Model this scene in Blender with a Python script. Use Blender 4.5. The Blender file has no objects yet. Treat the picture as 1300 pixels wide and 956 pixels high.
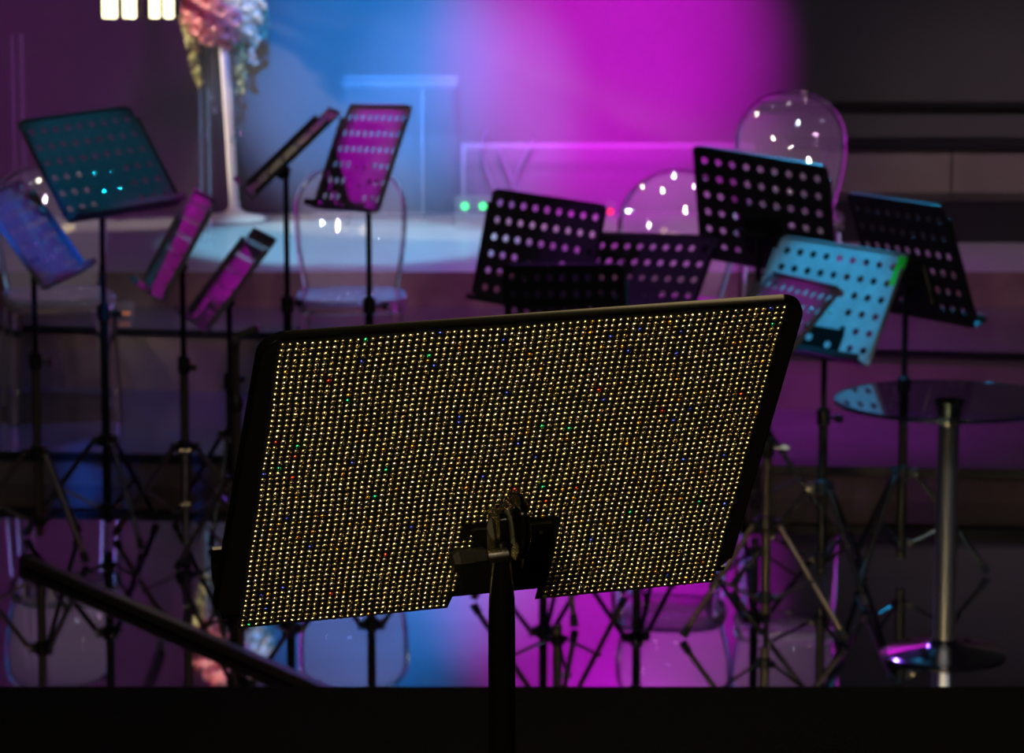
import bpy, math, random
from mathutils import Vector, Matrix
random.seed(7)
col = bpy.context.scene.collection
PI = math.pi
R = math.radians
sc = bpy.context.scene

# ------------------------------------------------------------------ camera
F, H = 4500.0, 2.5
TH = math.atan(778 / F)
cam_d = bpy.data.cameras.new('camera')
cam = bpy.data.objects.new('camera', cam_d)
col.objects.link(cam)
cam.location = (0, 0, H)
cam.rotation_euler = (PI / 2 - TH, 0, 0)
cam_d.sensor_width = 36
cam_d.lens = 36 * F / 1300
cam_d.clip_end = 100
cam_d.dof.use_dof = True
cam_d.dof.focus_distance = 3.32
cam_d.dof.aperture_fstop = 18.0
sc.camera = cam


def at(px, py, Y=None, z=None):
    """World point seen at pixel (px, py), at distance Y or at height z."""
    a, b = (px - 650) / F, (py - 478) / F
    d = Vector((a, math.cos(TH) - b * math.sin(TH), -math.sin(TH) - b * math.cos(TH)))
    t = Y / d.y if Y is not None else (z - H) / d.z
    return Vector((0, 0, H)) + d * t


# ------------------------------------------------------------------ materials
def mat(name, base, rough=0.5, metal=0.0, **k):
    m = bpy.data.materials.new(name)
    m.use_nodes = True
    b = m.node_tree.nodes['Principled BSDF']
    b.inputs['Base Color'].default_value = (*base, 1)
    b.inputs['Roughness'].default_value = rough
    b.inputs['Metallic'].default_value = metal
    for key, v in k.items():
        nm = {'ior': 'IOR', 'trans': 'Transmission Weight', 'coat': 'Coat Weight', 'spec': 'Specular IOR Level',
              'emit': 'Emission Color', 'estr': 'Emission Strength', 'alpha': 'Alpha', 'sheen': 'Sheen Weight'}[key]
        b.inputs[nm].default_value = (*v, 1) if key == 'emit' else v
    return m


def noisy(m, scale, lo, hi, bump=0.0, rough=None):
    """Vary a material's colour (and relief) with procedural noise."""
    nt = m.node_tree
    b = nt.nodes['Principled BSDF']
    tc = nt.nodes.new('ShaderNodeTexCoord')
    n = nt.nodes.new('ShaderNodeTexNoise')
    n.inputs['Scale'].default_value = scale
    n.inputs['Detail'].default_value = 6
    nt.links.new(tc.outputs['Object'], n.inputs['Vector'])
    r = nt.nodes.new('ShaderNodeValToRGB')
    r.color_ramp.elements[0].position = .35
    r.color_ramp.elements[1].position = .65
    r.color_ramp.elements[0].color = (*lo, 1)
    r.color_ramp.elements[1].color = (*hi, 1)
    nt.links.new(n.outputs['Fac'], r.inputs['Fac'])
    nt.links.new(r.outputs['Color'], b.inputs['Base Color'])
    if bump:
        bp = nt.nodes.new('ShaderNodeBump')
        bp.inputs['Strength'].default_value = bump
        bp.inputs['Distance'].default_value = .01
        nt.links.new(n.outputs['Fac'], bp.inputs['Height'])
        nt.links.new(bp.outputs['Normal'], b.inputs['Normal'])
    if rough:
        mr = nt.nodes.new('ShaderNodeMapRange')
        mr.inputs['To Min'].default_value, mr.inputs['To Max'].default_value = rough
        nt.links.new(n.outputs['Fac'], mr.inputs['Value'])
        nt.links.new(mr.outputs['Result'], b.inputs['Roughness'])
    return m


M = {}
M['floor'] = noisy(mat('black_mirror_floor', (.5, .5, .56), .05, 1.0), 3, (.54, .54, .6), (.62, .62, .68), rough=(.012, .03))
M['step_top'] = noisy(mat('glossy_dark_step', (.12, .12, .14), .2, ior=1.7), 4, (.10, .10, .12), (.14, .14, .16), rough=(.12, .22))
M['riser'] = noisy(mat('brown_painted_riser', (.3, .22, .22), .6), 5, (.26, .19, .19), (.34, .25, .25))
M['riser_low'] = noisy(mat('dark_brown_riser', (.2, .13, .12), .45), 5, (.16, .10, .095), (.24, .16, .15))
M['edge'] = mat('black_nosing', (.012, .012, .014), .35)
M['shelf'] = noisy(mat('pale_satin_floor', (.62, .64, .68), .3), 3, (.42, .43, .46), (.48, .49, .52))
M['wall'] = noisy(mat('dark_grey_backdrop', (.14, .14, .14), .8), 1.5, (.13, .13, .13), (.15, .15, .15))
M['panel'] = noisy(mat('taupe_panel', (.26, .22, .21), .5), 4, (.24, .2, .19), (.28, .24, .23))
M['ink'] = mat('matt_black_enamel', (.002, .002, .002), .5, spec=.12)
M['gloss_ink'] = mat('gloss_black_enamel', (.001, .001, .001), .13, spec=.4)
M['carpet'] = noisy(mat('black_stage_carpet', (.004, .004, .004), .95, spec=.05), 60, (.003, .003, .003), (.005, .005, .005), bump=.2)
M['black'] = mat('black_powder_coat', (.012, .012, .013), .38)
M['plate'] = noisy(mat('black_satin_desk', (.03, .03, .032), .33), 40, (.026, .026, .028), (.034, .034, .036))
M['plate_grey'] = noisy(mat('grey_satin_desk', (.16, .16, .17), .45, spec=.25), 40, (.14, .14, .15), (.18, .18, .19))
M['plate_pale'] = noisy(mat('pale_silver_desk', (.5, .52, .55), .35, .3), 20, (.46, .48, .5), (.56, .58, .6))
M['tube'] = mat('black_lacquered_tube', (.012, .011, .01), .22, ior=1.6)
M['tube_worn'] = mat('worn_steel_tube', (.16, .13, .1), .35, .7)
M['steel'] = mat('bright_steel', (.75, .7, .62), .2, 1.0)
M['chrome'] = mat('chrome', (.8, .8, .82), .28, 1.0)
M['rubber'] = mat('black_rubber', (.015, .015, .015), .8)
M['green_tape'] = mat('green_tape', (.02, .75, .02), .5)
M['acrylic'] = mat('clear_acrylic', (.97, .97, 1), .015, trans=1.0, ior=1.49)
def wavy(m, scale, strength, dist):
    nt = m.node_tree
    tc = nt.nodes.new('ShaderNodeTexCoord')
    n = nt.nodes.new('ShaderNodeTexNoise')
    n.inputs['Scale'].default_value = scale
    n.inputs['Detail'].default_value = 1
    bp = nt.nodes.new('ShaderNodeBump')
    bp.inputs['Strength'].default_value = strength
    bp.inputs['Distance'].default_value = dist
    nt.links.new(tc.outputs['Object'], n.inputs['Vector'])
    nt.links.new(n.outputs['Fac'], bp.inputs['Height'])
    nt.links.new(bp.outputs['Normal'], nt.nodes['Principled BSDF'].inputs['Normal'])
wavy(M['acrylic'], 10, .5, .003)
M['acrylic_shell'] = mat('milky_clear_acrylic', (.97, .97, 1), .015, trans=.88, ior=1.49)  # slight diffuse share put in to imitate milky reflections on the chairs
wavy(M['acrylic_shell'], 10, .5, .0035)
M['pane'] = mat('clear_pane', (.8, .85, .95), .15, alpha=.04)
M['chrome_base'] = mat('polished_chrome', (.6, .6, .62), .1, 1.0)
M['haze_acrylic'] = mat('cloudy_acrylic', (.8, .85, .95), .25, alpha=.13)
M['glass'] = mat('tinted_glass', (.55, .8, .8), .01, trans=1.0, ior=1.45)
M['white'] = mat('white_lacquer', (.85, .82, .78), .35)
M['pink'] = mat('pink_petals', (.85, .38, .38), .6)
M['cream'] = mat('cream_petals', (.82, .74, .56), .6)
M['yellowgreen'] = mat('pale_green_petals', (.62, .62, .3), .6)
M['leaf'] = mat('dusty_green_leaves', (.12, .3, .22), .6)
M['lens'] = mat('floodlight_lens', (1, 1, 1), .4, emit=(1, .92, .5), estr=2.2)
M['led_green'] = mat('green_led', (.1, .8, .3), .4, emit=(.08, 1, .25), estr=1.6)
M['led_red'] = mat('red_led', (.8, .05, .05), .4, emit=(1, .02, .1), estr=1.5)
M['led_amber'] = mat('amber_led', (.8, .3, .1), .4, emit=(1, .25, .05), estr=.35)
M['cable'] = mat('pale_cable', (.22, .2, .26), .5)
M['film'] = mat('black_film', (.002, .002, .002), .5, spec=.15)
ST = [mat('clear_foiled_stone', (.95, .80, .50), .22, 1), mat('pale_foiled_stone', (.95, .9, .85), .22, 1),
      mat('amber_glint_stone', (.95, .45, .12), .14, .95), mat('blue_glint_stone', (.08, .12, 1), .12, .95),
      mat('green_glint_stone', (.05, .95, .45), .12, .95), mat('red_glint_stone', (1, .12, .06), .12, .95)]  # amber, blue, green and red put coloured glints into the base colour


# ------------------------------------------------------------------ mesh helpers
class MB:
    def __init__(s):
        s.v, s.f, s.mi = [], [], []

    def add(s, vs, fs, mi=0):
        n = len(s.v)
        s.v += [tuple(p) for p in vs]
        s.f += [tuple(i + n for i in f) for f in fs]
        s.mi += [mi] * len(fs)
        return s

    def box(s, c, d, m=None, mi=0):
        m = m or Matrix()
        vs = [m @ Vector((c[0] + x * d[0] / 2, c[1] + y * d[1] / 2, c[2] + z * d[2] / 2)) for x in (-1, 1) for y in (-1, 1) for z in (-1, 1)]
        return s.add(vs, [(0, 1, 3, 2), (4, 6, 7, 5), (0, 4, 5, 1), (2, 3, 7, 6), (0, 2, 6, 4), (1, 5, 7, 3)], mi)

    def rbox(s, c, d, b, m=None, mi=0):
        """box with chamfered vertical edges and bevelled top and bottom"""
        m = m or Matrix()
        x, y, z = d[0] / 2, d[1] / 2, d[2] / 2
        def ring(k, zz):
            bx = b
            return [(sx * (x - k - (bx if a else 0)), sy * (y - k - (0 if a else bx)), zz) for sx, sy, a in
                    ((1, 1, 0), (1, 1, 1), (-1, 1, 1), (-1, 1, 0), (-1, -1, 0), (-1, -1, 1), (1, -1, 1), (1, -1, 0))]
        rs = [ring(b * .6, -z), ring(0, -z + b * .6), ring(0, z - b * .6), ring(b * .6, z)]
        vs = [m @ (Vector(p) + Vector(c)) for r in rs for p in r]
        fs = [tuple(range(8))[::-1], tuple(range(24, 32))]
        for k in range(3):
            for i in range(8):
                j = (i + 1) % 8
                fs.append((k * 8 + i, k * 8 + j, k * 8 + 8 + j, k * 8 + 8 + i))
        return s.add(vs, fs, mi)

    def tube(s, pts, r, n=12, caps=True, mi=0):
        pts = [Vector(p) for p in pts]
        rr = r if isinstance(r, (list, tuple)) else [r] * len(pts)
        d0 = (pts[1] - pts[0]).normalized()
        a = d0.cross(Vector((0, 0, 1)) if abs(d0.z) < .9 else Vector((1, 0, 0))).normalized()
        vs = []
        for i, p in enumerate(pts):
            d = (pts[min(i + 1, len(pts) - 1)] - pts[max(i - 1, 0)]).normalized()
            a = (a - d * a.dot(d)).normalized()
            b = d.cross(a)
            for k in range(n):
                t = 2 * PI * k / n
                vs.append(p + (a * math.cos(t) + b * math.sin(t)) * rr[i])
        fs = []
        for i in range(len(pts) - 1):
            for k in range(n):
                j = (k + 1) % n
                fs.append((i * n + k, i * n + j, i * n + n + j, i * n + n + k))
        if caps:
            fs += [tuple(range(n))[::-1], tuple(range((len(pts) - 1) * n, len(pts) * n))]
        return s.add(vs, fs, mi)

    def lathe(s, prof, n=32, m=None, mi=0):
        """prof: list of (radius, z) bottom to top, closed at both ends"""
        m = m or Matrix()
        vs = [m @ Vector((r * math.cos(2 * PI * k / n), r * math.sin(2 * PI * k / n), z)) for r, z in prof for k in range(n)]
        fs = [(i * n + k, i * n + (k + 1) % n, i * n + n + (k + 1) % n, i * n + n + k) for i in range(len(prof) - 1) for k in range(n)]
        fs += [tuple(range(n))[::-1], tuple(range((len(prof) - 1) * n, len(prof) * n))]
        return s.add(vs, fs, mi)

    def prism(s, poly, z0, z1, m=None, mi=0):
        m = m or Matrix()
        n = len(poly)
        vs = [m @ Vector((x, y, z)) for z in (z0, z1) for x, y in poly]
        fs = [tuple(range(n))[::-1], tuple(range(n, 2 * n))] + [(i, (i + 1) % n, n + (i + 1) % n, n + i) for i in range(n)]
        return s.add(vs, fs, mi)

    def build(s, name, m, parent=None, smooth=False, off=None):
        me = bpy.data.meshes.new(name)
        vs = s.v
        if off is not None:
            vs = [(a - off[0], b - off[1], c - off[2]) for a, b, c in vs]
        me.from_pydata(vs, [], s.f)
        for x in (m if isinstance(m, list) else [m]):
            me.materials.append(x)
        me.polygons.foreach_set('material_index', s.mi)
        if smooth:
            me.polygons.foreach_set('use_smooth', [True] * len(me.polygons))
            try:
                me.set_sharp_from_angle(angle=R(40))
            except Exception:
                pass
        me.update()
        o = bpy.data.objects.new(name, me)
        col.objects.link(o)
        if parent:
            o.parent = parent
        return o


def tag(o, label, cat, group=None, kind=None):
    o['label'] = label
    o['category'] = cat
    if group:
        o['group'] = group
    if kind:
        o['kind'] = kind
    return o


def thing(name, label, cat, loc, group=None, rz=0):
    o = bpy.data.objects.new(name, None)
    o.empty_display_size = .1
    col.objects.link(o)
    o.location = loc
    o.rotation_euler = (0, 0, rz)
    return tag(o, label, cat, group)


def struct(o):
    o['kind'] = 'structure'
    return o


# ------------------------------------------------------------------ the setting
WALL_Y = 15.9
XL, XR = -7.0, 7.0
struct(MB().box((0, 12.0, -.1), (14, 11.6, .2)).build('floor', M['floor']))
# near stage the photographer and the crystal stand are on
NEAR_Z, NEAR_Y = .75, 6.62
t = MB().box((0, NEAR_Y / 2 - 1.5, NEAR_Z / 2), (14, NEAR_Y + 3, NEAR_Z))
struct(t.build('floor_near_stage', M['carpet']))


def slab(name, front, back, z0, z1, mtop, mface, nose=.02):
    """Stage level: front / back are (xl, yl, xr, yr) lines; top, face and a black nosing."""
    (a, b, c, d), (e, f, g, h) = front, back
    m = MB()
    vs = [(a, b, z0), (c, d, z0), (g, h, z0), (e, f, z0), (a, b, z1), (c, d, z1), (g, h, z1), (e, f, z1)]
    m.add(vs, [(4, 5, 6, 7)], 0)
    m.add(vs, [(0, 1, 5, 4), (1, 2, 6, 5), (2, 3, 7, 6), (3, 0, 4, 7), (0, 3, 2, 1)], 1)
    o = struct(m.build(name, [mtop, mface]))
    if nose:
        dv = Vector((c - a, d - b, 0)).normalized()
        mm = Matrix.Translation(((a + c) / 2, (b + d) / 2, 0)) @ Matrix.Rotation(math.atan2(dv.y, dv.x), 4, 'Z')
        L = math.hypot(c - a, d - b)
        n = MB().box((0, -.006, z1 - nose / 2), (L, .012, nose), mm)
        return o, n
    return o, None


Z1, Z2, Z3 = .12, .36, .50
def line(x0, y0, x1, y1):
    k = (y1 - y0) / (x1 - x0)
    return (XL, y0 + k * (XL - x0), XR, y0 + k * (XR - x0))
L1 = line(-1.6, 12.22, 1.25, 11.95)
L2 = line(-1.6, 13.50, 1.15, 13.02)
L3 = line(-1.6, 14.02, 1.15, 14.02)
BACK = (XL, WALL_Y, XR, WALL_Y)
trims = []
_, n1 = slab('floor_lower_step', L1, BACK, 0, Z1, M['step_top'], M['riser_low'], .03)
_, n2 = slab('floor_middle_step', L2, BACK, Z1, Z2, M['step_top'], M['riser'], .025)
_, n3 = slab('floor_upper_stage', L3, BACK, Z2, Z3, M['shelf'], M['riser_low'], 0)
struct(n1.build('trim_1', M['edge']))
struct(n2.build('trim_2', M['edge']))
struct(MB().box((0, WALL_Y + .1, 3), (14, .2, 6)).build('wall_back', M['wall']))
# the low stepped parapet on the right of the stage
p = at(1000, 250, 14.9)
x0 = p.x
def band(name, ytop, ybot, Y, m, xa=x0, xb=XR, dep=.2):
    a, b = at(650, ytop, Y).z, at(650, ybot, Y).z
    o = MB().box(((xa + xb) / 2, Y + dep / 2, (a + b) / 2), (xb - xa, dep, a - b)).build(name, m)
    return struct(o)
band('wall_right_parapet', 255, 335, 14.9, M['edge'], xa=at(960, 250, 14.9).x, dep=.6)
pj = at(1208, 220, 15.2).x
band('wall_right_panel', 190, 253, 15.2, M['panel'], xa=at(1050, 250, 15.2).x, xb=pj - .004, dep=.3)
band('wall_right_panel_end', 190, 253, 15.2, M['panel'], xa=pj + .004, dep=.3)
band('trim_3', 184, 190, 15.17, M['edge'], xa=at(1000, 250, 15.2).x, dep=.33)
band('trim_4', 130, 138, 15.85, M['edge'], xa=at(960, 250, 15.85).x, dep=.1)



# ------------------------------------------------------------------ music stands
def rrect(w, h, r, n=6):
    pts = []
    for cx, cy, a0 in ((w / 2 - r, h / 2 - r, 0), (-w / 2 + r, h / 2 - r, 90), (-w / 2 + r, -h / 2 + r, 180), (w / 2 - r, -h / 2 + r, 270)):
        for k in range(n + 1):
            a = R(a0 + 90 * k / n)
            pts.append((cx + r * math.cos(a), cy + r * math.sin(a)))
    return pts


COLS, ROWS = 9, 6
def perforated(w, h, mtx, th=.0016, keep=None, r=.0115, cr=.022, holes=True):
    """Plate in the local xy plane (z = reading side) with real round holes."""
    pu, pv = w * .104, h * .150
    gx0, gx1 = -pu * COLS / 2, pu * COLS / 2
    gy1 = h / 2 - h * .045
    gy0 = gy1 - pv * ROWS
    m = MB()
    top = lambda pts, z: [mtx @ Vector((x, y, z)) for x, y in pts]
    def face(pts):
        n = len(pts)
        m.add(top(pts, th / 2), [tuple(range(n))])
        m.add(top(pts, -th / 2), [tuple(range(n))[::-1]])
    for j in range(ROWS):
        for i in range(COLS):
            xa, xb = gx0 + i * pu, gx0 + (i + 1) * pu
            yb, ya = gy1 - j * pv, gy1 - (j + 1) * pv
            if not (j < 3 or i < 3 or i > 5) or not holes:
                face([(xa, ya), (xb, ya), (xb, yb), (xa, yb)])
                continue
            cx, cy = (xa + xb) / 2, (ya + yb) / 2
            sq, ci = [], []
            for k in range(16):
                a = 2 * PI * (k - 6) / 16
                c_, s_ = math.cos(a), math.sin(a)
                q = 1 / max(abs(c_), abs(s_))
                sq.append((cx + c_ * q * pu / 2, cy + s_ * q * pv / 2))
                ci.append((cx + c_ * r, cy + s_ * r))
            fs = [(k, (k + 1) % 16, 16 + (k + 1) % 16, 16 + k) for k in range(16)]
            m.add(top(sq + ci, th / 2), fs)
            m.add(top(sq + ci, -th / 2), [f[::-1] for f in fs])
            m.add(top(ci, th / 2) + top(ci, -th / 2), [f[::-1] for f in fs])
    o = rrect(w, h, cr)
    n = len(o) // 4
    mid = [o[k * n + n // 2] for k in range(4)]
    inner = [(gx1, gy1), (gx0, gy1), (gx0, gy0), (gx1, gy0)]
    for k in range(4):
        a, b = k * n + n // 2, ((k + 1) % 4) * n + n // 2
        seg = [o[i % len(o)] for i in range(a, (b if b > a else b + len(o)) + 1)]
        face(seg + [inner[(k + 1) % 4], inner[k]])
    N = len(o)
    m.add(top(o, th / 2) + top(o, -th / 2), [(k, N + k, N + (k + 1) % N, (k + 1) % N) for k in range(N)])
    return m


def tripod(root, base, hub_z, rot, spread=.27, worn=False, foot_drop=0.0):
    """Three flat legs from the hub with braces to the lower collar; local to root."""
    mt = M['tube_worn'] if worn else M['tube']
    hb = MB()
    hb.lathe([(.0165, hub_z - .03), (.024, hub_z - .026), (.024, hub_z + .012), (.0165, hub_z + .018)], 20)
    for k in range(3):
        a = rot + k * 2 * PI / 3
        mm = Matrix.Translation((0, 0, hub_z - .008)) @ Matrix.Rotation(a, 4, 'Z')
        hb.box((.032, 0, 0), (.03, .022, .028), mm)
    hub = hb.build('leg_hub', M['black'], root)
    low = hub_z * .30
    lc = MB().lathe([(.014, low - .018), (.02, low - .014), (.02, low + .014), (.014, low + .018)], 16)
    for k in range(3):
        a = rot + k * 2 * PI / 3
        mm = Matrix.Translation((0, 0, low)) @ Matrix.Rotation(a, 4, 'Z')
        lc.box((.025, 0, 0), (.02, .014, .018), mm)
    lc.build('brace_collar', M['black'], root)
    for k in range(3):
        a = rot + k * 2 * PI / 3
        d = Vector((math.cos(a), math.sin(a), 0))
        p0 = d * .042 + Vector((0, 0, hub_z - .01))
        p1 = d * spread + Vector((0, 0, .014))
        leg = MB().tube([p0, p1], .0085, 10).build('leg', mt, root, True)
        MB().tube([p1 - (p1 - p0).normalized() * .03, p1 + Vector((0, 0, -.004))], [.0115, .013], 12).build('rubber_foot', M['rubber'], leg)
        q = p0.lerp(p1, .5)
        MB().tube([d * .03 + Vector((0, 0, low)), q], .005, 8).build('brace', mt, root, True)
        side = Vector((-d.y, d.x, 0))
        MB().tube([q - side * .013, q + side * .013], .008, 10).build('rivet', M['steel'], leg)
        MB().tube([p0 - side * .016, p0 + side * .016], .007, 10).build('rivet', M['steel'], leg)


def stand(label, q, rot, plate='plate', back=False, hub=.33, clamp=.62, worn=False, spread=.27, extra=None, off=(0, 0)):
    cx, cy, cz, yaw, tilt, roll, w, h = q
    yaw, tilt, roll = R(yaw), R(tilt), R(roll)
    u = Vector((math.cos(yaw), math.sin(yaw), 0))
    nh = Vector((math.sin(yaw), -math.cos(yaw), 0))
    z = Vector((0, 0, 1))
    v = math.cos(tilt) * z - math.sin(tilt) * nh
    u, v = math.cos(roll) * u + math.sin(roll) * v, -math.sin(roll) * u + math.cos(roll) * v
    n = u.cross(v)
    s = -1 if back else 1            # reading side is +n, or -n when the back faces the camera
    C = Vector((cx, cy, cz))
    rs = n * s                       # reading-side normal
    mount = C - v * h * .16 - rs * .035
    base = Vector((mount.x - rs.x * .004, mount.y - rs.y * .004, 0))
    root = thing('music_stand', label, 'music stand', base, 'music stands on the lower floor')
    uu = u if s == 1 else -u
    D = Matrix(((uu.x, v.x, rs.x, C.x - base.x), (uu.y, v.y, rs.y, C.y - base.y), (uu.z, v.z, rs.z, C.z), (0, 0, 0, 1)))
    pm = M[plate]
    desk = perforated(w, h, D).build('desk', pm, root)
    # folded side and top rims, turned towards the reading side
    rim = MB()
    for sx in (-1, 1):
        rim.box((sx * (w / 2 - .0015), -.012, .008), (.003, h - .07, .016), D)
    rim.box((0, h / 2 - .0015, .005), (w - .05, .003, .010), D)
    rim.build('rim', pm, desk)
    tray = MB()
    tray.box((0, -h / 2 + .002, .026), (w - .02, .004, .052), D)
    tray.box((0, -h / 2 + .010, .052), (w - .02, .018, .003), D)
    tray.build('tray', pm if plate != 'plate_pale' else M['plate'], root)
    br = MB()
    br.rbox((0, -h * .18, -.006), (w * .30, h * .34, .009), .004, D)
    br.box((0, -h * .16, -.024), (.03, .05, .03), D)
    br.tube([D @ Vector((-.035, -h * .16, -.032)), D @ Vector((.035, -h * .16, -.032))], .012, 14)
    bk = br.build('mount_bracket', M['black'], root)
    kn = D @ Vector((.035, -h * .16, -.032)); kn2 = D @ Vector((.075, -h * .16, -.032))
    MB().tube([kn, kn.lerp(kn2, .45), kn.lerp(kn2, .5), kn2], [.006, .006, .015, .013], 10).build('tilt_knob', M['rubber'], bk)
    for a in (-1, 1):
        for b in (-1, 1):
            p = D @ Vector((a * w * .075, -h * .175 + b * h * .085, 0))
            MB().tube([p + rs * .0008, p + rs * .003, p + rs * .0045], [.007, .0065, .003], 12).build('screw', M['steel'], root)
    mz = mount.z
    hh = cz * clamp
    MB().tube([(0, 0, hh - .05), (0, 0, mz)], .0095, 14).build('pole', M['tube'], root, True)
    lo = MB().tube([(0, 0, .05), (0, 0, hh)], .0145, 16).build('pole', M['tube_worn'] if worn else M['tube'], root, True)
    lo['label'] = 'thicker lower tube of the pole'
    cl = MB().lathe([(.0145, hh - .045), (.021, hh - .04), (.021, hh + .006), (.012, hh + .014)], 18).build('height_clamp', M['black'], root, True)
    ka = rot + .6
    kd = Vector((math.cos(ka), math.sin(ka), 0))
    MB().tube([kd * .018 + Vector((0, 0, hh - .018)), kd * .04 + Vector((0, 0, hh - .018)), kd * .042 + Vector((0, 0, hh - .018)), kd * .062 + Vector((0, 0, hh - .018))],
              [.005, .005, .013, .012], 10).build('knob', M['steel'] if worn else M['black'], cl)
    tripod(root, base, hub, rot, spread, worn)
    if extra:
        extra(root, D, w, h, desk)
    return root


def cyan_extra(root, D, w, h, desk):
    b = MB()
    b.rbox((.03, -h * .37, .006), (.17, .10, .008), .004, D)
    b.build('clip_pad', M['ink'], root)
    for dx, dy in ((-.03, .01), (.045, -.004)):
        p = D @ Vector((.03 + dx, -h * .37 + dy, .0105))
        q = D @ Vector((.03 + dx, -h * .37 + dy, .0125))
        MB().tube([p, q], .011, 16).build('hole_disc', M['plate_pale'], root)  # pale disc put in for a hole that shows the lit desk
    t_ = MB().box((w / 2 - .016, h / 2 - .055, .0014), (.032, .095, .0012), D).build('tape', M['green_tape'], desk)
    t_['label'] = 'bright green strip of tape'


S = {
    's1': (-1.330, 11.373, 1.229, 47.0, 36.1, 2.1, .489, .382),
    's2': (-1.523, 11.167, 1.027, 80.8, 35.2, -.2, .479, .359),
    's3': (-1.062, 11.250, .983, -77.3, 29.6, 2.4, .478, .363),
    's4': (-.919, 11.465, .838, -78.7, 38.2, 3.2, .478, .378),
    's5': (-.714, 11.431, 1.259, -85.8, 46.7, 4.9, .477, .392),
    's6': (-.483, 11.491, 1.235, -63.7, 22.1, 4.8, .479, .365),
    's7': (.089, 11.370, .939, -39.5, 13.4, -2.2, .480, .374),
    's8': (.158, 10.410, .872, -39.7, 1.0, 5.5, .466, .330),
    's9': (.408, 11.297, .842, -38.8, 37.4, 3.9, .485, .387),
    's10': (.827, 11.591, 1.042, -35.4, -15.7, -4.6, .515, .408),
    's11': (.945, 10.599, .901, -41.3, 28.9, -2.1, .482, .365),
    's12': (.747, 10.103, .906, -70.3, 43.1, 2.5, .475, .333),
    's13': (1.229, 10.843, .991, -57.9, -19.2, .8, .484, .405),
}
stand('dark teal-lit perforated music stand high at the left, before the clear chair', S['s1'], R(-60), 'plate')
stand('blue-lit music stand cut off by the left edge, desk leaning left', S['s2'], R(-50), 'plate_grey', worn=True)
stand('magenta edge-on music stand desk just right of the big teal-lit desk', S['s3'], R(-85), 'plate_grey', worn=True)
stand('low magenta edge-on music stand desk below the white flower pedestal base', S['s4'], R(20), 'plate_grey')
stand('thin edge-on music stand with gold-glinting desk, between flower pedestal and magenta desk', S['s5'], R(10), 'plate')
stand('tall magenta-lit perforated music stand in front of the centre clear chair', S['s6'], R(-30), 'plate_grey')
stand('black perforated music stand left of the low dark desk, lilac light through its holes', S['s7'], R(70), 'plate')
stand('low nearly unlit black music stand directly behind the crystal stand top edge', S['s8'], R(-80), 'black', back=True, worn=True)
stand('dim purple perforated music stand between the two large black desks', S['s9'], R(40), 'plate')
stand('tallest black perforated music stand, in front of the round-backed clear chair', S['s10'], R(-25), 'plate', back=True)
stand('cyan-lit pale music stand with green tape and a black clip pad', S['s11'], R(-65), 'plate_pale', extra=cyan_extra)
stand('small purple music stand desk leaning over the corner of the crystal stand', S['s12'], R(-35), 'plate_grey', worn=True)
stand('rightmost black perforated music stand with a blue-lit top rim', S['s13'], R(-125), 'plate', back=True)


# a thirteenth tripod whose desk is folded flat and hidden behind the crystal desk
def folded_stand():
    b = at(303, 700, 10.7)
    q = (b.x + .13, 10.72, .92, 60, 25, 0, .30, .22)
    base = Vector((b.x, 10.7, 0))
    root = thing('music_stand', 'low brown-tubed music stand pole at the left edge of the crystal desk', 'music stand', base, 'music stands on the lower floor')
    z1 = at(303, 428, 10.7).z
    MB().tube([(0, 0, .05), (0, 0, z1 - .2)], .0145, 16).build('pole', M['tube_worn'], root, True)
    MB().tube([(0, 0, z1 - .22), (0, 0, z1)], .0105, 14).build('pole', M['tube_worn'], root, True)
    cl = MB().lathe([(.0145, z1 - .23), (.02, z1 - .225), (.02, z1 - .19), (.012, z1 - .18)], 16).build('height_clamp', M['black'], root, True)
    MB().tube([(.012, -.012, z1 - .01), (-.012, -.024, z1 - .01)], .011, 12).build('tilt_knob', M['steel'], root)
    MB().tube([(0, 0, z1), (.07, .0, z1 + .03)], .011, 10).build('mount_bracket', M['black'], root)
    D = Matrix.Translation((.15, 0.04, z1 - .03)) @ Matrix.Rotation(R(78), 4, 'Z') @ Matrix.Rotation(R(86), 4, 'X')
    MB().box((0, -.08, 0), (.34, .22, .003), D).build('desk', M['black'], root)
    tripod(root, base, .33, R(-100), .27, True)
folded_stand()


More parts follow.
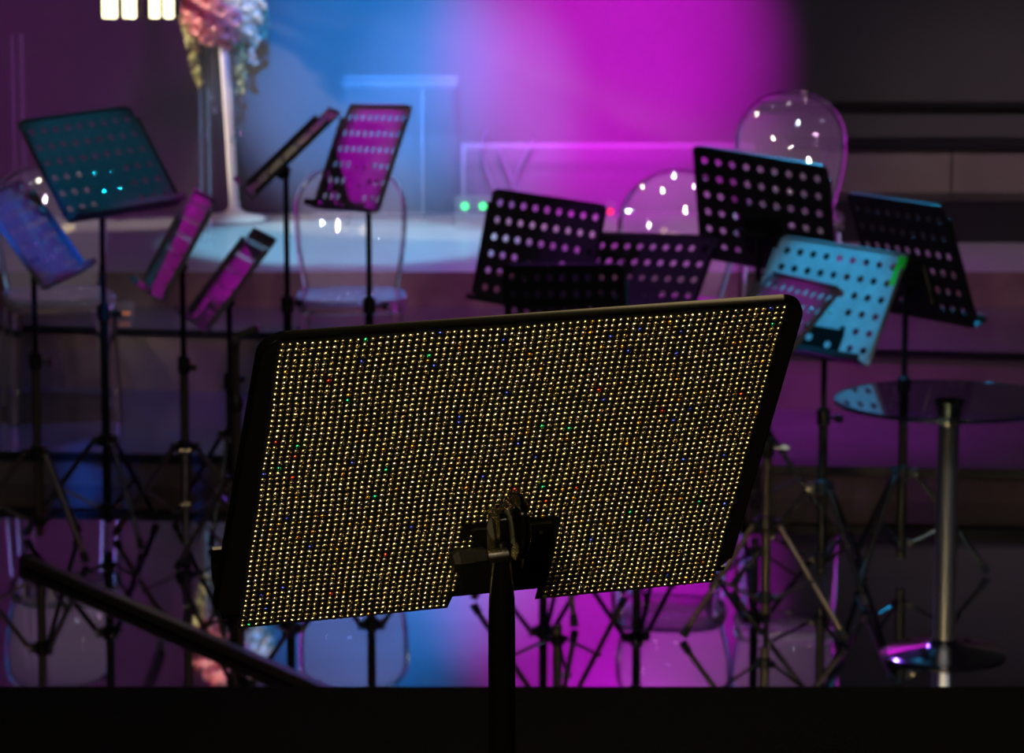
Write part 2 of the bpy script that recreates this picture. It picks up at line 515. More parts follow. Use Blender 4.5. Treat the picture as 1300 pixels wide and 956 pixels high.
# ------------------------------------------------------------------ crystal-covered stand in front
def crystal_stand():
    cx, cy, cz = -.003, 3.282, 1.844
    yaw, tilt, roll = R(18.4), R(-34.0), R(1.7)
    w, h = .486, .375
    u = Vector((math.cos(yaw), math.sin(yaw), 0))
    nh = Vector((math.sin(yaw), -math.cos(yaw), 0))
    v = math.cos(tilt) * Vector((0, 0, 1)) - math.sin(tilt) * nh
    u, v = math.cos(roll) * u + math.sin(roll) * v, -math.sin(roll) * u + math.cos(roll) * v
    n = u.cross(v)                     # towards the camera: the back of the desk
    C = Vector((cx, cy, cz))
    px = at(637, 700, 3.19)
    base = Vector((px.x, 3.19, NEAR_Z))
    root = thing('music_stand', 'large black music stand with its back covered in gold rhinestones, in focus in front', 'music stand', base)
    O = C - base
    D = Matrix(((u.x, v.x, n.x, O.x), (u.y, v.y, n.y, O.y), (u.z, v.z, n.z, O.z), (0, 0, 0, 1)))
    W, Hh = w + .030, h + .004
    # outline of the black plate: a little wider than the sheet, flaring towards the tray
    def skew(x, y):
        f = (h / 2 - y) / h
        return (x + (-.010 * f if x < 0 else .002 - .004 * f), y + .002 + .015 * max(0, f))
    o = [skew(x, y) for x, y in rrect(W, Hh, .024, 10)]
    desk = MB().prism(o, -.004, -.001, D).build('desk', M['ink'], root)
    rim = MB()
    N = len(o)
    vs = []
    for (x, y) in o:
        k = 1.0
        vs += [D @ Vector((x, y, -.001)), D @ Vector((x * 1.002, y * 1.002, .0005)), D @ Vector((x * 1.006, y * 1.004, -.001)), D @ Vector((x * 1.008, y * 1.006, -.009)), D @ Vector((x * 1.0, y * 1.0, -.009)), D @ Vector((x * .996, y * .996, -.004))]
    fs = []
    for k in range(N):
        j = (k + 1) % N
        if o[k][1] < -Hh / 2 + .035 and o[j][1] < -Hh / 2 + .035:
            continue
        for q_ in range(5):
            fs.append((k * 6 + q_, j * 6 + q_, j * 6 + q_ + 1, k * 6 + q_ + 1))
    rim.add(vs, fs)
    rim.build('rim', M['gloss_ink'], desk, True)
    tr = MB()
    # tray cross-section swept along the bottom
    prof = [(-Hh / 2, -.001), (-Hh / 2 + .004, -.052), (-Hh / 2 + .016, -.062), (-Hh / 2 + .034, -.064), (-Hh / 2 + .034, -.060), (-Hh / 2 + .018, -.058), (-Hh / 2 + .009, -.050), (-Hh / 2 + .005, -.001)]
    vs = [D @ Vector((sx * (W / 2 - .002) - .004, y + .016, z)) for sx in (-1, 1) for y, z in prof]
    K = len(prof)
    tr.add(vs, [tuple(range(K)), tuple(range(K, 2 * K))[::-1]] + [(i, K + i, K + (i + 1) % K, (i + 1) % K) for i in range(K)])
    tr.build('tray', M['gloss_ink'], root)
    # film sheet, notched for the mount
    nx0, nx1, ny0, ny1 = -.030, .060, -h / 2 - .01, -h / 2 + .114
    ol = [(-w / 2, h / 2), (-w / 2, -h / 2), (nx0 - .004, -h / 2), (nx0 + .014, ny1 - .02), (nx0 + .024, ny1), (nx1 - .01, ny1 + .002), (nx1, ny1 - .012), (nx1 - .004, -h / 2), (w / 2, -h / 2), (w / 2, h / 2)]
    sheet = MB().prism(ol, -.0008, .0004, D).build('rhinestone_sheet', M['film'], root)
    # rhinestones, faceted domes in slightly wavy rows
    st = MB()
    pu, pv = .0069, .0068
    cols, rows = int(w / pu), int(h / pv)
    rnd = random.Random(3)
    for j in range(rows):
        for i in range(cols):
            x = -w / 2 + (i + .5) * w / cols + .0005 * math.sin(j * .35 + i * .11)
            y = -h / 2 + (j + .5) * h / rows + .0007 * math.sin(i * .27 + j * .05) + rnd.uniform(-.0002, .0002)
            x += rnd.uniform(-.00018, .00018)
            if y < ny1 + .003 and nx0 - .003 < x < nx1 + .002:
                if not (y < ny1 - .015 and x < nx0 + .010 - (ny1 - y) * .12):
                    continue
            r = .0025 * rnd.uniform(.94, 1.05)
            e = rnd.random()
            mi = 0 if e < .86 else 1 if e < .96 else 2 if e < .98 else 3 if e < .992 else 4 if e < .996 else 5
            tx, ty = rnd.gauss(0, .10), rnd.gauss(0, .10)
            a0 = rnd.uniform(0, PI)
            vv = []
            for ph in (0, 22, 45, 68):
                rr, zz = math.cos(R(ph)), math.sin(R(ph)) * .9
                for k in range(10):
                    a = a0 + 2 * PI * k / 10
                    lx, ly = rr * r * math.cos(a), rr * r * math.sin(a)
                    vv.append(D @ Vector((x + lx, y + ly, .0004 + zz * r + tx * lx + ty * ly)))
            vv.append(D @ Vector((x, y, .0004 + .9 * r)))
            ff = [(a * 10 + k, a * 10 + (k + 1) % 10, a * 10 + 10 + (k + 1) % 10, a * 10 + 10 + k) for a in range(3) for k in range(10)]
            ff += [(30 + k, 30 + (k + 1) % 10, 40) for k in range(10)]
            st.add(vv, ff, mi)
    so = st.build('rhinestones', ST, sheet)
    so.data.polygons.foreach_set('use_smooth', [True] * len(so.data.polygons))
    so['kind'] = 'stuff'
    so['label'] = 'rows of gold glittering rhinestones'
    # mount: plate with two bolts, pivot discs, T-handle
    yc = -h / 2 + .058
    L = lambda x, y, z: D @ Vector((x, y, z))
    mp = MB()
    mp.rbox((.016, -h / 2 + .064, .0), (.082, .092, .004), .002, D)
    mp.build('mount_plate', M['ink'], root)
    for x, y in ((-.004, .030), (.048, .034)):
        MB().tube([L(x, yc + y, .002), L(x, yc + y, .006), L(x, yc + y, .009)], [.009, .0085, .005], 18).build('bolt', M['gloss_ink'], root, True)
    ax = u
    pc = L(.012, yc, .030)
    top = Vector((0, 0, pc.z))
    def disc(c, r, t0, t1, nm, m):
        return MB().tube([c + ax * t0, c + ax * (t0 + .001), c + ax * (t1 - .001), c + ax * t1], [r - .0015, r, r, r - .0015], 40).build(nm, m, root, True)
    pv_ = Vector((0, 0, 0)) + Vector((0, 0, 0))
    pc = Vector((0.004, 0.012, at(640, 672, 3.19).z - base.z))
    br = MB()
    q = L(.016, yc, .003)
    br.tube([q + ax * .006, pc + ax * .006], [.012, .017], 14)
    br.tube([q - ax * .008, pc - ax * .004], [.010, .014], 14)
    br.build('bracket', M['ink'], root, True)
    disc(pc, .032, .006, .010, 'pivot_disc', M['gloss_ink'])
    disc(pc, .031, .0115, .015, 'pivot_disc', M['gloss_ink'])
    disc(pc, .021, -.012, -.004, 'pivot_disc', M['gloss_ink'])
    # handle to the left
    hd = at(586, 712, 3.17) - base
    h0 = at(628, 706, 3.18) - base
    dv = (hd - h0).normalized()
    hn = MB().tube([h0 + dv * .008, h0 + dv * .010, h0 + dv * .021, h0 + dv * .022, hd + dv * .004, hd + dv * .009], [.009, .0105, .0105, .0125, .0125, .009], 6).build('handle', M['ink'], root)
    MB().tube([h0 - dv * .012, h0 + dv * .032], .0065, 16).build('handle_shaft', M['steel'], hn, True)
    # pole: flattened throat widening to the round tube
    zt = at(637, 690, 3.19).z - base.z
    zm = at(637, 800, 3.19).z - base.z
    MB().tube([(0, 0, .38), (0, 0, zm - .1), (0, 0, zm), (0, 0, zm + .03), (0, 0, zt - .02), (0, 0, zt), (0.001, 0.004, zt + .012)], [.0125, .0125, .0125, .012, .0085, .0075, .006], 28).build('pole', M['gloss_ink'], root, True)
    lo = MB().tube([(0, 0, .08), (0, 0, .42)], .0165, 24).build('pole', M['gloss_ink'], root, True)
    lo['label'] = 'thicker lower tube of the pole'
    cl = MB().lathe([(.0165, .38), (.024, .385), (.024, .43), (.0135, .44)], 24).build('height_clamp', M['ink'], root, True)
    MB().tube([(0, -.02, .405), (0, -.05, .405)], .012, 10).build('knob', M['ink'], cl)
    tripod(root, base, .30, R(30), .27)
crystal_stand()


# ------------------------------------------------------------------ clear acrylic chairs
def chair(label, x, y, z, rz, sc_=1.0, round_back=False, wide=1.0):
    root = thing('clear_chair', label, 'chair', (x, y, z), 'clear acrylic chairs', R(rz))
    root.scale = (sc_, sc_, sc_)
    SH = .455
    # back shell (chair faces -y)
    def hw(t):                      # half width at height fraction t
        b = .165 + .035 * math.sin(min(t / .62, 1) * PI / 2)
        if round_back:
            b = .150 + .055 * math.sin(min(t / .6, 1) * PI / 2)
        b *= wide
        t0 = .66 if not round_back else .58
        if t > t0:
            k = (t - t0) / (1 - t0)
            b *= (1 - k ** (2.6 if not round_back else 2.2)) ** (1 / (2.6 if not round_back else 2.2)) if k < 1 else 0
        return b
    ts = [i / 12 * .66 for i in range(12)] + [.66 + .34 * math.sin(PI / 2 * i / 14) for i in range(15)]
    NU = 16
    def P(t, s):
        wv = max(hw(t), .0)
        xx = wv * s
        zz = SH - .02 + t * .455
        yy = .19 + .068 * t + .045 * t * t - .05 * (xx / .2) ** 2
        return Vector((xx, yy, zz))
    th = .007
    vs, fs = [], []
    for sgn in (-1, 1):
        for t in ts:
            for k in range(NU + 1):
                s = -1 + 2 * k / NU
                vs.append(P(t, s) + Vector((0, sgn * th / 2, 0)))
    n1 = len(ts) * (NU + 1)
    for i in range(len(ts) - 1):
        for k in range(NU):
            a = i * (NU + 1) + k
            fs.append((a, a + 1, a + NU + 2, a + NU + 1))
            fs.append((n1 + a, n1 + a + NU + 1, n1 + a + NU + 2, n1 + a + 1))
        for k in (0, NU):
            a, b = i * (NU + 1) + k, (i + 1) * (NU + 1) + k
            fs.append((a, b, n1 + b, n1 + a) if k == 0 else (b, a, n1 + a, n1 + b))
    for k in range(NU):
        fs.append((k + 1, k, n1 + k, n1 + k + 1))
    bk = MB().add(vs, fs).build('backrest', M['acrylic_shell'], root, True)
    rimp = [P(t, -1) for t in ts[:-1]] + [P(1, 0)] + [P(t, 1) for t in reversed(ts[:-1])]
    MB().tube(rimp, .0085, 8).build('rim', M['acrylic'], bk, True)
    # seat: rounded slab with a skirt
    def sp(k, g, zz, n=40):
        out = []
        for i in range(n):
            a = 2 * PI * i / n
            c_, s_ = math.cos(a), math.sin(a)
            e = 2 / 3.2
            out.append(((.205 * wide - g) * math.copysign(abs(c_) ** e, c_), (.20 - g) * math.copysign(abs(s_) ** e, s_) - .0, zz))
        return out
    rings = [sp(0, .03, SH - .046), sp(0, .004, SH - .048), sp(0, 0, SH - .03), sp(0, 0, SH - .008), sp(0, .006, SH), sp(0, .03, SH - .001), sp(0, .10, SH - .010)]
    vs = [p for r_ in rings for p in r_]
    n = 40
    fs = [(i * n + k, i * n + (k + 1) % n, i * n + n + (k + 1) % n, i * n + n + k) for i in range(len(rings) - 1) for k in range(n)]
    # close: underside ring inwards follows the top at 12 mm depth
    under = [sp(0, .10, SH - .022), sp(0, .03, SH - .014)]
    m0 = len(vs)
    vs += [p for r_ in under for p in r_]
    fs += [((m0 + n + k), (m0 + n + (k + 1) % n), (k + 1) % n, k)]if False else []
    for k in range(n):
        j = (k + 1) % n
        fs.append((m0 + n + k, m0 + n + j, j, k))
        fs.append((m0 + k, m0 + j, m0 + n + j, m0 + n + k))
    fs.append(tuple(range(6 * n, 7 * n)))
    fs.append(tuple(range(m0, m0 + n))[::-1])
    MB().add(vs, fs).build('seat', M['acrylic_shell'], root, True)
    for sx in (-1, 1):
        for sy in (-1, 1):
            a = Vector((sx * .168 * wide, sy * .163, SH - .05))
            b = Vector((sx * .19 * wide, -.20 if sy < 0 else .24, .002))
            MB().tube([a, a.lerp(b, .5), b - (b - a).normalized() * .006, b], [.021, .016, .0115, .009], 10).build('leg', M['acrylic'], root, True)


a = at(92, 505, z=Z1); chair('clear acrylic chair at the far left behind the blue and teal-lit stands', a.x, 12.95, Z1, 14)
a = at(447, 505, 12.9); chair('clear acrylic chair in the centre behind the magenta stand, square-shouldered back', a.x, 12.92, Z1, 3)
a = at(850, 505, 12.7); chair('clear acrylic chair behind the dim purple desk, pink light through its back', a.x, 12.62, Z1, -8, 1.02, True)
a = at(999, 505, 13.4); chair('highest clear acrylic chair with a round balloon-shaped back, right of centre', a.x, 13.35, Z2, -4, 1.0, True)


# ------------------------------------------------------------------ glass bar table
def table():
    b = at(1198, 831, z=0)
    root = thing('glass_table', 'round glass-topped table on a chrome pedestal at the right', 'table', (b.x, b.y, 0))
    rx = 146 / F * b.y
    zt = at(1200, 508, b.y).z
    MB().lathe([(rx - .004, zt - .008), (rx, zt - .005), (rx, zt - .001), (rx - .004, zt + .002)], 72).build('tabletop', M['glass'], root)
    zr = zt - .003
    ring = [(rx * math.cos(2 * PI * k / 96), rx * math.sin(2 * PI * k / 96), zr) for k in range(97)]
    MB().tube(ring, .0065, 10, False).build('edge', M['acrylic'], root, True)
    MB().lathe([(.03, 0), (.175, 0), (.178, .006), (.16, .014), (.06, .028), (.034, .045), (.03, .05)], 56).build('base', M['chrome_base'], root, True)
    MB().lathe([(.032, .02), (.032, .05), (.0305, .055), (.0305, zt - .05)], 32).build('column', M['chrome'], root, True)
    MB().lathe([(.031, zt - .07), (.034, zt - .06), (.034, zt - .03), (.045, zt - .012), (.045, zt - .008)], 32).build('top_flange', M['steel'], root, True)
table()


# ------------------------------------------------------------------ flower pedestal
def blossom_mesh(r, petals=3):
    m = MB()
    for L_ in range(petals):
        n = 5 + L_ * 2
        for k in range(n):
            a = 2 * PI * k / n + L_ * .5
            rr = r * (.35 + .65 * (L_ + 1) / petals)
            hgt = r * (.75 - .28 * L_)
            wd = 1.4 * PI / n
            def P(f, g):
                q = rr * (.15 + .85 * f)
                return (q * math.cos(a + wd * g * (.4 + .6 * math.sin(PI * min(f * .9, 1)))), q * math.sin(a + wd * g * (.4 + .6 * math.sin(PI * min(f * .9, 1)))), hgt * f ** .8 - .25 * r * (f ** 3) * L_)
            vs = [P(f, g) for f in (0, .4, .8, 1) for g in (-.6, 0, .6)]
            fs = [(i * 3 + j, i * 3 + j + 1, i * 3 + j + 4, i * 3 + j + 3) for i in range(3) for j in range(2)]
            m.add(vs, fs)
    return m


def flowers():
    Y = 15.5
    b = at(298, 281, z=Z3)
    root = thing('flower_pedestal', 'tall white pedestal with pink and cream flowers and hanging crystals', 'flower arrangement', (b.x, b.y, Z3))
    k = b.y / F
    zt = at(290, 48, b.y).z - Z3
    MB().lathe([(.02, 0), (.138, 0), (.143, .006), (.143, .014), (.12, .026), (.05, .040), (.026, .06), (.022, .09)], 48).build('base', M['white'], root, True)
    lean = at(284, 48, b.y).x - b.x
    MB().tube([(0, 0, .05), (lean * .5, 0, zt * .5), (lean, 0, zt)], [.021, .0195, .022], 20).build('column', M['white'], root, True)
    MB().lathe([(.02, zt), (.09, zt + .01), (.09, zt + .02), (.02, zt + .02)], 32, Matrix.Translation((lean, 0, 0))).build('top_plate', M['white'], root, True)
    me = {c: blossom_mesh(.045).build('blossom', M[c], root) for c in ('pink', 'cream')}
    first = {'pink': True, 'cream': True}
    rnd = random.Random(11)
    cx, cz = lean + .0, zt + .13
    n = 0
    for i in range(74):
        a, e = i * 2.39996, math.acos(1 - 2 * (i + .5) / 74)
        d = Vector((math.sin(e) * math.cos(a), math.sin(e) * math.sin(a), math.cos(e)))
        c = 'pink' if (d.x + rnd.uniform(-.6, .6) < .1) else 'cream'
        o = me[c]
        if not first[c]:
            o = me[c].copy()
            col.objects.link(o)
        first[c] = False
        o.location = Vector((cx + d.x * .165, d.y * .15, cz + d.z * .15))
        o.rotation_mode = 'QUATERNION'
        o.rotation_quaternion = d.to_track_quat('Z', 'Y')
        s = rnd.uniform(.7, 1.15)
        o.scale = (s, s, s)
    core = MB().lathe([(.03, cz - .14), (.10, cz - .09), (.13, cz), (.10, cz + .09), (.03, cz + .13)], 16, Matrix.Translation((cx, 0, 0)))
    core.build('foliage', M['leaf'], root)
    # trailing garlands: (pixel top, pixel bottom)
    bm = blossom_mesh(.022, 2)
    for (xa, ya), (xb, yb), mt in (((238, 20), (253, 112), 'yellowgreen'), ((305, 30), (306, 120), 'yellowgreen'), ((322, 15), (322, 85), 'cream'), ((331, 10), (334, 50), 'leaf')):
        g = MB()
        pa, pb = at(xa, ya, b.y) - Vector((b.x, b.y, Z3)), at(xb, yb, b.y) - Vector((b.x, b.y, Z3))
        L_ = (pb - pa).length
        cnt = int(L_ / .014)
        g.tube([pa, pa.lerp(pb, .5), pb], .003, 6)
        for i in range(cnt):
            f = i / cnt
            for r_ in range(2):
                c = pa.lerp(pb, f) + Vector((rnd.uniform(-1, 1), rnd.uniform(-1, 1), 0)) * (.026 * (1 - f * .55))
                q = Matrix.Translation(c) @ Matrix.Rotation(rnd.uniform(0, 6), 4, 'Z') @ Matrix.Rotation(rnd.uniform(.4, 2.2), 4, 'X') @ Matrix.Scale(1 - f * .4, 4)
                g.add([q @ Vector(p_) for p_ in bm.v], bm.f)
        g.build('garland', M[mt], root)
    for x_, ya, yb in ((262, 45, 172), (268, 45, 125), (272, 45, 140), (296, 45, 178), (306, 110, 168)):
        s_ = MB()
        pa, pb = at(x_, ya, b.y - .06) - Vector((b.x, b.y, Z3)), at(x_, yb, b.y - .06) - Vector((b.x, b.y, Z3))
        cnt = int((pa - pb).length / .022)
        for i in range(cnt):
            c = pa.lerp(pb, i / cnt)
            s_.lathe([(.0008, -.008), (.0055, 0), (.0008, .008)], 8, Matrix.Translation(c))
        s_.lathe([(.001, -.018), (.012, 0), (.004, .012), (.001, .018)], 8, Matrix.Translation(pb))
        s_.build('crystal_strand', M['acrylic'], root)
flowers()


# ------------------------------------------------------------------ things on the upper stage
def acrylic_post(label, px, ytop, ybot, Y, r):
    a, b = at(px, ytop, Y), at(px, ybot, Y)
    z0 = Z3 if Y > 14.1 else Z2
    root = thing('acrylic_post', label, 'post', (b.x, Y, z0), 'slim acrylic posts')
    MB().lathe([(r, .0), (r, a.z - z0 - .01), (r * .6, a.z - z0)], 16).build('shaft', M['haze_acrylic'], root, True)
    MB().lathe([(r * 1.7, 0), (r * 1.7, .008), (r, .014)], 24).build('foot', M['haze_acrylic'], root, True)
acrylic_post('leftmost slim acrylic post near the left edge', 21, 43, 300, 15.0, .009)
acrylic_post('second slim acrylic post from the left edge, brighter', 33, 43, 300, 15.0, .010)
acrylic_post('slim acrylic post left of the flower pedestal column', 257, 112, 300, 14.9, .009)
acrylic_post('slim acrylic post closest to the flower pedestal column', 267, 112, 300, 14.9, .009)


def lectern():
    Y = 15.45
    a, b = at(436, 108, Y), at(577, 108, Y)
    zt = a.z - Z3
    cx = (a.x + b.x) / 2
    w = b.x - a.x
    root = thing('clear_lectern', 'tall cloudy acrylic lectern box behind the magenta stand', 'lectern', (cx, Y + .15, Z3))
    MB().box((-w / 2 + .006, 0, zt / 2), (.012, .3, zt)).build('side_panel', M['pane'], root)
    MB().box((w / 2 - .006, 0, zt / 2), (.012, .3, zt)).build('side_panel', M['pane'], root)
    MB().box((0, -.144, zt / 2), (w - .026, .01, zt)).build('front_panel', M['pane'], root)
    MB().box((w * .2, .05, zt / 2 - .02), (.012, .15, zt - .05)).build('inner_panel', M['haze_acrylic'], root)
    MB().box((0, 0, zt + .008), (w + .02, .33, .014)).build('top', M['haze_acrylic'], root)
lectern()


def rail():
    Y = 15.7
    a, b = at(585, 185, Y), at(960, 190, Y)
    z = a.z - Z3
    root = thing('acrylic_rail', 'long clear barrier rail across the magenta backdrop', 'barrier', ((a.x + b.x) / 2, Y, Z3))
    w = b.x - a.x
    MB().rbox((0, 0, z), (w, .03, .028), .006).build('handrail', M['haze_acrylic'], root)
    MB().box((0, 0, z / 2), (w - .02, .008, z - .03)).build('pane', M['pane'], root)
    for sx in (-1, 1):
        MB().tube([(sx * (w / 2 - .01), .02, 0), (sx * (w / 2 - .01), .02, z - .015)], .012, 10).build('post', M['haze_acrylic'], root, True)
rail()


def cables():
    Y = 15.8
    for pts, lab in ((((618, 165), (612, 190), (617, 215), (628, 240), (640, 285)), 'pale cable hanging leftmost of three behind the acrylic rail'),
                     (((632, 185), (640, 205), (648, 225), (655, 250), (660, 285)), 'pale cable hanging in the middle of three behind the acrylic rail'),
                     (((677, 178), (667, 195), (658, 215), (656, 235), (668, 285)), 'pale cable hanging rightmost of three behind the acrylic rail')):
        P = [at(x, y, Y) for x, y in pts]
        P[-1].z = Z3 + .006
        P.append(P[-1] + Vector((.1, -.05, 0)))
        Q = []
        for i in range(len(P) - 1):
            p0, p1, p2, p3 = P[max(i - 1, 0)], P[i], P[i + 1], P[min(i + 2, len(P) - 1)]
            for k in range(5):
                t_ = k / 5
                Q.append(.5 * ((2 * p1) + (p2 - p0) * t_ + (2 * p0 - 5 * p1 + 4 * p2 - p3) * t_ ** 2 + (3 * p1 - p0 - 3 * p2 + p3) * t_ ** 3))
        Q.append(P[-1])
        tag(MB().tube(Q, .005, 8).build('cable', M['cable'], None, True), lab, 'cable', 'cables behind the rail')
cables()


def indicator(name, label, px, py, Y, lm, zf, w=.05, hh=.05, r=.011, pxs=None):
    a = at(px, py, Y)
    root = thing(name, label, 'stage equipment', (a.x, Y + .04, zf))
    h_ = a.z - zf + .04
    MB().rbox((0, 0, h_ / 2), (w, .06, h_), .006).build('housing', M['haze_acrylic'], root)
    for q in (pxs or [px]):
        c = at(q, py, Y)
        MB().tube([(c.x - a.x, -.03, c.z - zf), (c.x - a.x, -.038, c.z - zf)], r, 14).build('light', lm, root)
indicator('stage_box', 'small stage box with two green lights left of the black desks', 601, 262, 15.3, M['led_green'], Z3, w=.16, pxs=[590, 613], r=.016)
indicator('stage_box', 'small stage box with a red light beside the pink-lit chair', 775, 269, 15.3, M['led_red'], Z3, r=.014)
a = at(158, 399, z=Z2)
indicator('floor_marker', 'small amber marker light on the step under the left chair', 158, 398, 13.7, M['led_amber'], Z2, w=.07, r=.006, pxs=[153, 158, 163])

# floodlights at the top left, four lamps in two fixtures on the back wall
for label, xs in (('left pair of glowing yellow-white floodlights at the top edge', ((139, 19), (164, 17))), ('right pair of glowing yellow-white floodlights at the top edge', ((196, 13), (214, 13)))):
    Y = 14.7
    c = at(sum(x for x, _ in xs) / 2, 2, Y)
    root = thing('floodlight', label, 'stage light', (c.x, Y, c.z), 'floodlights')
    w = (xs[1][0] - xs[0][0] + 26) / F * Y
    MB().rbox((0, .05, 0.01), (w, .08, .15), .01).build('housing', M['black'], root)
    MB().box((0, .64, .03), (.04, 1.13, .03)).build('wall_arm', M['black'], root)
    for x, wd in xs:
        q = at(x, 2, Y).x - c.x
        MB().rbox((q, .004, 0), (wd / F * Y, .012, .135), .008).build('lens', M['lens'], root)

# black bar lying on the glossy floor
a, b = at(36, 712, z=.02), at(440, 888, z=.02)
d = b - a
L_ = d.length
root = thing('floor_bar', 'long black metal bar lying diagonally on the glossy floor at lower left', 'bar', (a.x, a.y, 0), rz=math.atan2(d.y, d.x))
MB().rbox((L_ / 2, 0, .018), (L_, .036, .03), .006).build('bar', M['tube_worn'], root)
MB().rbox((-.01, 0, .018), (.03, .05, .04), .006).build('end_cap', M['rubber'], root)


# ------------------------------------------------------------------ lights
def spot(name, loc, target, energy, color, deg, blend=.6, size=.05):
    l = bpy.data.lights.new(name, 'SPOT')
    l.energy, l.color, l.spot_size, l.spot_blend, l.shadow_soft_size = energy, color, R(deg), blend, size
    o = bpy.data.objects.new(name, l)
    o.location = loc
    o.rotation_euler = (Vector(target) - Vector(loc)).to_track_quat('-Z', 'Y').to_euler()
    col.objects.link(o)


def wx(px):
    return (px - 650) / F * 16.2
MAG = (.93, 0, 1)
for z, k in ((1.2, .55), (2.4, 1.0)):
    spot('stage_spot_blue', (wx(470), 8.5, 5), (wx(466 if z < 2 else 505), 15.9, z), 17000 * k, (.0, .27, 1), 10 if z < 2 else 9, 1.0)
    spot('stage_spot_lilac', (wx(600), 8.5, 5), (wx(590), 15.9, z - .2), (9000 if z < 2 else 1500) * k, (.2, .36, 1), 8.5, 1.0)
    spot('stage_spot_magenta', (wx(800), 8.5, 5), (wx(772 if z < 2 else 795), 15.9, z), 17000 * k, (.93, 0, .98), 12.5 if z < 2 else 11.5, 1.0)
spot('stage_spot_purple', (wx(0), 8.5, 5), (wx(40), 15.9, 1.3), 1400, (.8, .03, .9), 16, 1.0, 1.2)
spot('stage_spot_pale', (-.75, 13.9, 4.6), (-.72, 14.9, Z3), 900, (.25, .72, 1), 22, .5)
spot('fill_spot_flowers', (-3.6, 15.0, 2.5), (-1.27, 15.42, 1.2), 520, (1, .84, .68), 22, .5)  # unseen warm spots, added to brighten the flowers and white column
spot('fill_spot_flowers', (-.1, 15.0, 3.3), (-1.22, 15.45, 1.45), 170, (1, .84, .68), 16, .6)
# purple wash on the steps and chairs
spot('stage_spot_wash', (.6, 11.75, 3.8), (.45, 13.5, .3), 260, (.8, .08, 1), 58, 1.0)
spot('stage_spot_wash', (-1.4, 12.75, 3.8), (-1.3, 12.8, .1), 110, (.16, .2, 1), 44, 1.0)
spot('stage_spot_wash', (.9, 12.5, 3.8), (.9, 12.5, .1), 150, (.7, .0, 1), 40, 1.0)


def desk_spot(key, color, energy, deg=11, d=2.6, up=1.6, side=0.0, dz=0):
    cx, cy, cz, yaw, tilt, *_ = S[key]
    nh = Vector((math.sin(R(yaw)), -math.cos(R(yaw)), 0))
    p = Vector((cx, cy, cz)) + nh * d + Vector((side, 0, 0))
    p.z = max(cz + up, 2.9)
    spot('stage_spot_desk', p, (cx, cy, cz + dz), energy, color, deg, .5)
T = dict(d=1.2, up=2.6)
desk_spot('s1', (.0, .5, .9), 420, 12, **T)
spot('stage_spot_desk', (-1.95, 8.8, 3.0), (-1.53, 11.17, 1.0), 850, (0, .13, 1), 7, .5)
desk_spot('s3', (1, .0, .8), 330, 9, .4, 2.6)
desk_spot('s4', (1, .0, .9), 330, 9, .4, 2.6)
desk_spot('s6', (.9, 0, 1), 700, 10, .5, 2.6)
desk_spot('s7', (.5, .1, 1), 8, 12)
desk_spot('s9', (.5, .05, 1), 110, 12)
desk_spot('s11', (.0, .50, 1), 380, 11, **T)
desk_spot('s12', (.8, .0, .9), 200, 9, **T)
spot('stage_spot_rim', (1.2, 14.5, 4.2), (1.1, 11, 1.2), 260, (.02, .5, 1), 22, .5)
spot('stage_spot_rim', (-.2, 15, 4.2), (0, 11.3, 1), 200, (.3, .1, 1), 30, .5)

# warm hall lamps over the audience, behind the camera
def lamp(loc, e, r, c=(1, .78, .45)):
    l = bpy.data.lights.new('hall_fill_lamp', 'POINT')
    l.energy, l.color, l.shadow_soft_size = e, c, r
    o = bpy.data.objects.new('hall_fill_lamp', l)
    o.location = loc
    col.objects.link(o)
for i in range(8):
    lamp((-4.2 + i * 1.2, -2.5 + (i % 3) * 1.8, 4.6 + .3 * (i % 2)), 5, .03, (1, .82, .6))
def area(name, loc, target, e, size, c):
    l = bpy.data.lights.new(name, 'AREA')
    l.energy, l.color, l.size, l.shape, l.spread = e, c, size, 'DISK', R(18)
    o = bpy.data.objects.new(name, l)
    o.location = loc
    o.rotation_euler = (Vector(target) - Vector(loc)).to_track_quat('-Z', 'Y').to_euler()
    col.objects.link(o)
area('stone_highlight_fill', (-.7, -.6, 3.6), (0, 3.28, 1.84), 4, 1.0, (1, .76, .34))  # unseen soft light added to give each rhinestone its warm highlight
for i in range(7):
    lamp((-3.3 + i * 1.1, 7.4 + (i % 2) * 1.2, 4.8 + .2 * (i % 3)), 12, .04, (1, .84, .72) if i % 3 else (.7, .85, 1))  # further lamps, added over the lower floor to brighten steps and stands
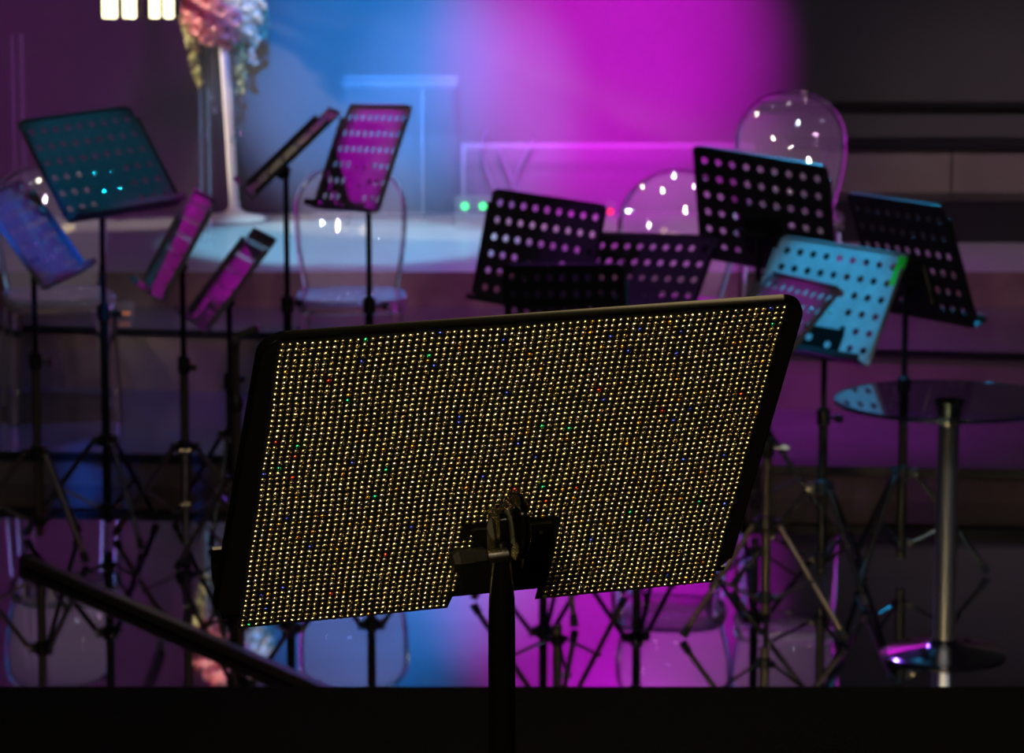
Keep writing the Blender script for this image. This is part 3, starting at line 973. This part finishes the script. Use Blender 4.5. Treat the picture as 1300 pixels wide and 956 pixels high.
WARM, COOL, PINK = (1, .82, .6), (.65, .85, 1), (1, .6, .95)
for tx, ty, tz, deg, n, x0, x1 in ((.8, 13.1, .95, 11, 9, -2.6, 4.2), (-.6, 13.1, .8, 7.5, 8, -3.0, 2.2), (-1.62, 13.1, .7, 7.5, 7, -4.4, 1.2)):
    for i in range(n):
        c = (WARM, PINK, WARM, COOL)[i % 4]
        spot('sparkle_spot_chairs', (x0 + (x1 - x0) * i / (n - 1), 8.3 + .3 * (i % 3), (3.1 if tx < -1 else 2.5) + .35 * ((i * 3) % 5)), (tx, ty, tz), 80, c, deg, .5, .06)  # unseen spots added to make sparkles on the clear chairs
for i in range(7):
    spot('sparkle_spot_table', (-.8 + i * .9, 6.3, 2.7 + .25 * (i % 3)), (1.23, 9.95, .5), 40, WARM if i % 3 else COOL, 13, .5, .06)  # unseen spots added for glints on the glass rim and chrome
spot('fill_spot_side', (3.6, 9.5, 5), (2.6, 15.2, .45), 420, (1, .66, .85), 26, 1.0)  # unseen wash added to lift the dark right side of the wall
l = bpy.data.lights.new('rim_glint_strip', 'AREA')  # added overhead strip, mirrored as a gold line in the front desk rim
l.energy, l.color, l.shape, l.size, l.size_y = 34, (1, .74, .36), 'RECTANGLE', 4.0, .6
o = bpy.data.objects.new('rim_glint_strip', l)
o.location = (-.7, 3.85, 4.2)
col.objects.link(o)

w = bpy.data.worlds.new('dark_hall')
sc.world = w
w.use_nodes = True
w.node_tree.nodes['Background'].inputs['Color'].default_value = (.55, .35, .6, 1)
w.node_tree.nodes['Background'].inputs['Strength'].default_value = .006

sc.view_settings.view_transform = 'Standard'
sc.view_settings.look = 'None'
sc.view_settings.exposure = 0
sc.view_settings.gamma = 1
sc.view_settings.use_curve_mapping = False
sc.cycles.use_denoising = True
sc.cycles.max_bounces = 14
sc.cycles.transmission_bounces = 12
sc.cycles.transparent_max_bounces = 16
sc.cycles.sample_clamp_indirect = 12
sc.cycles.caustics_reflective = False
sc.cycles.caustics_refractive = False
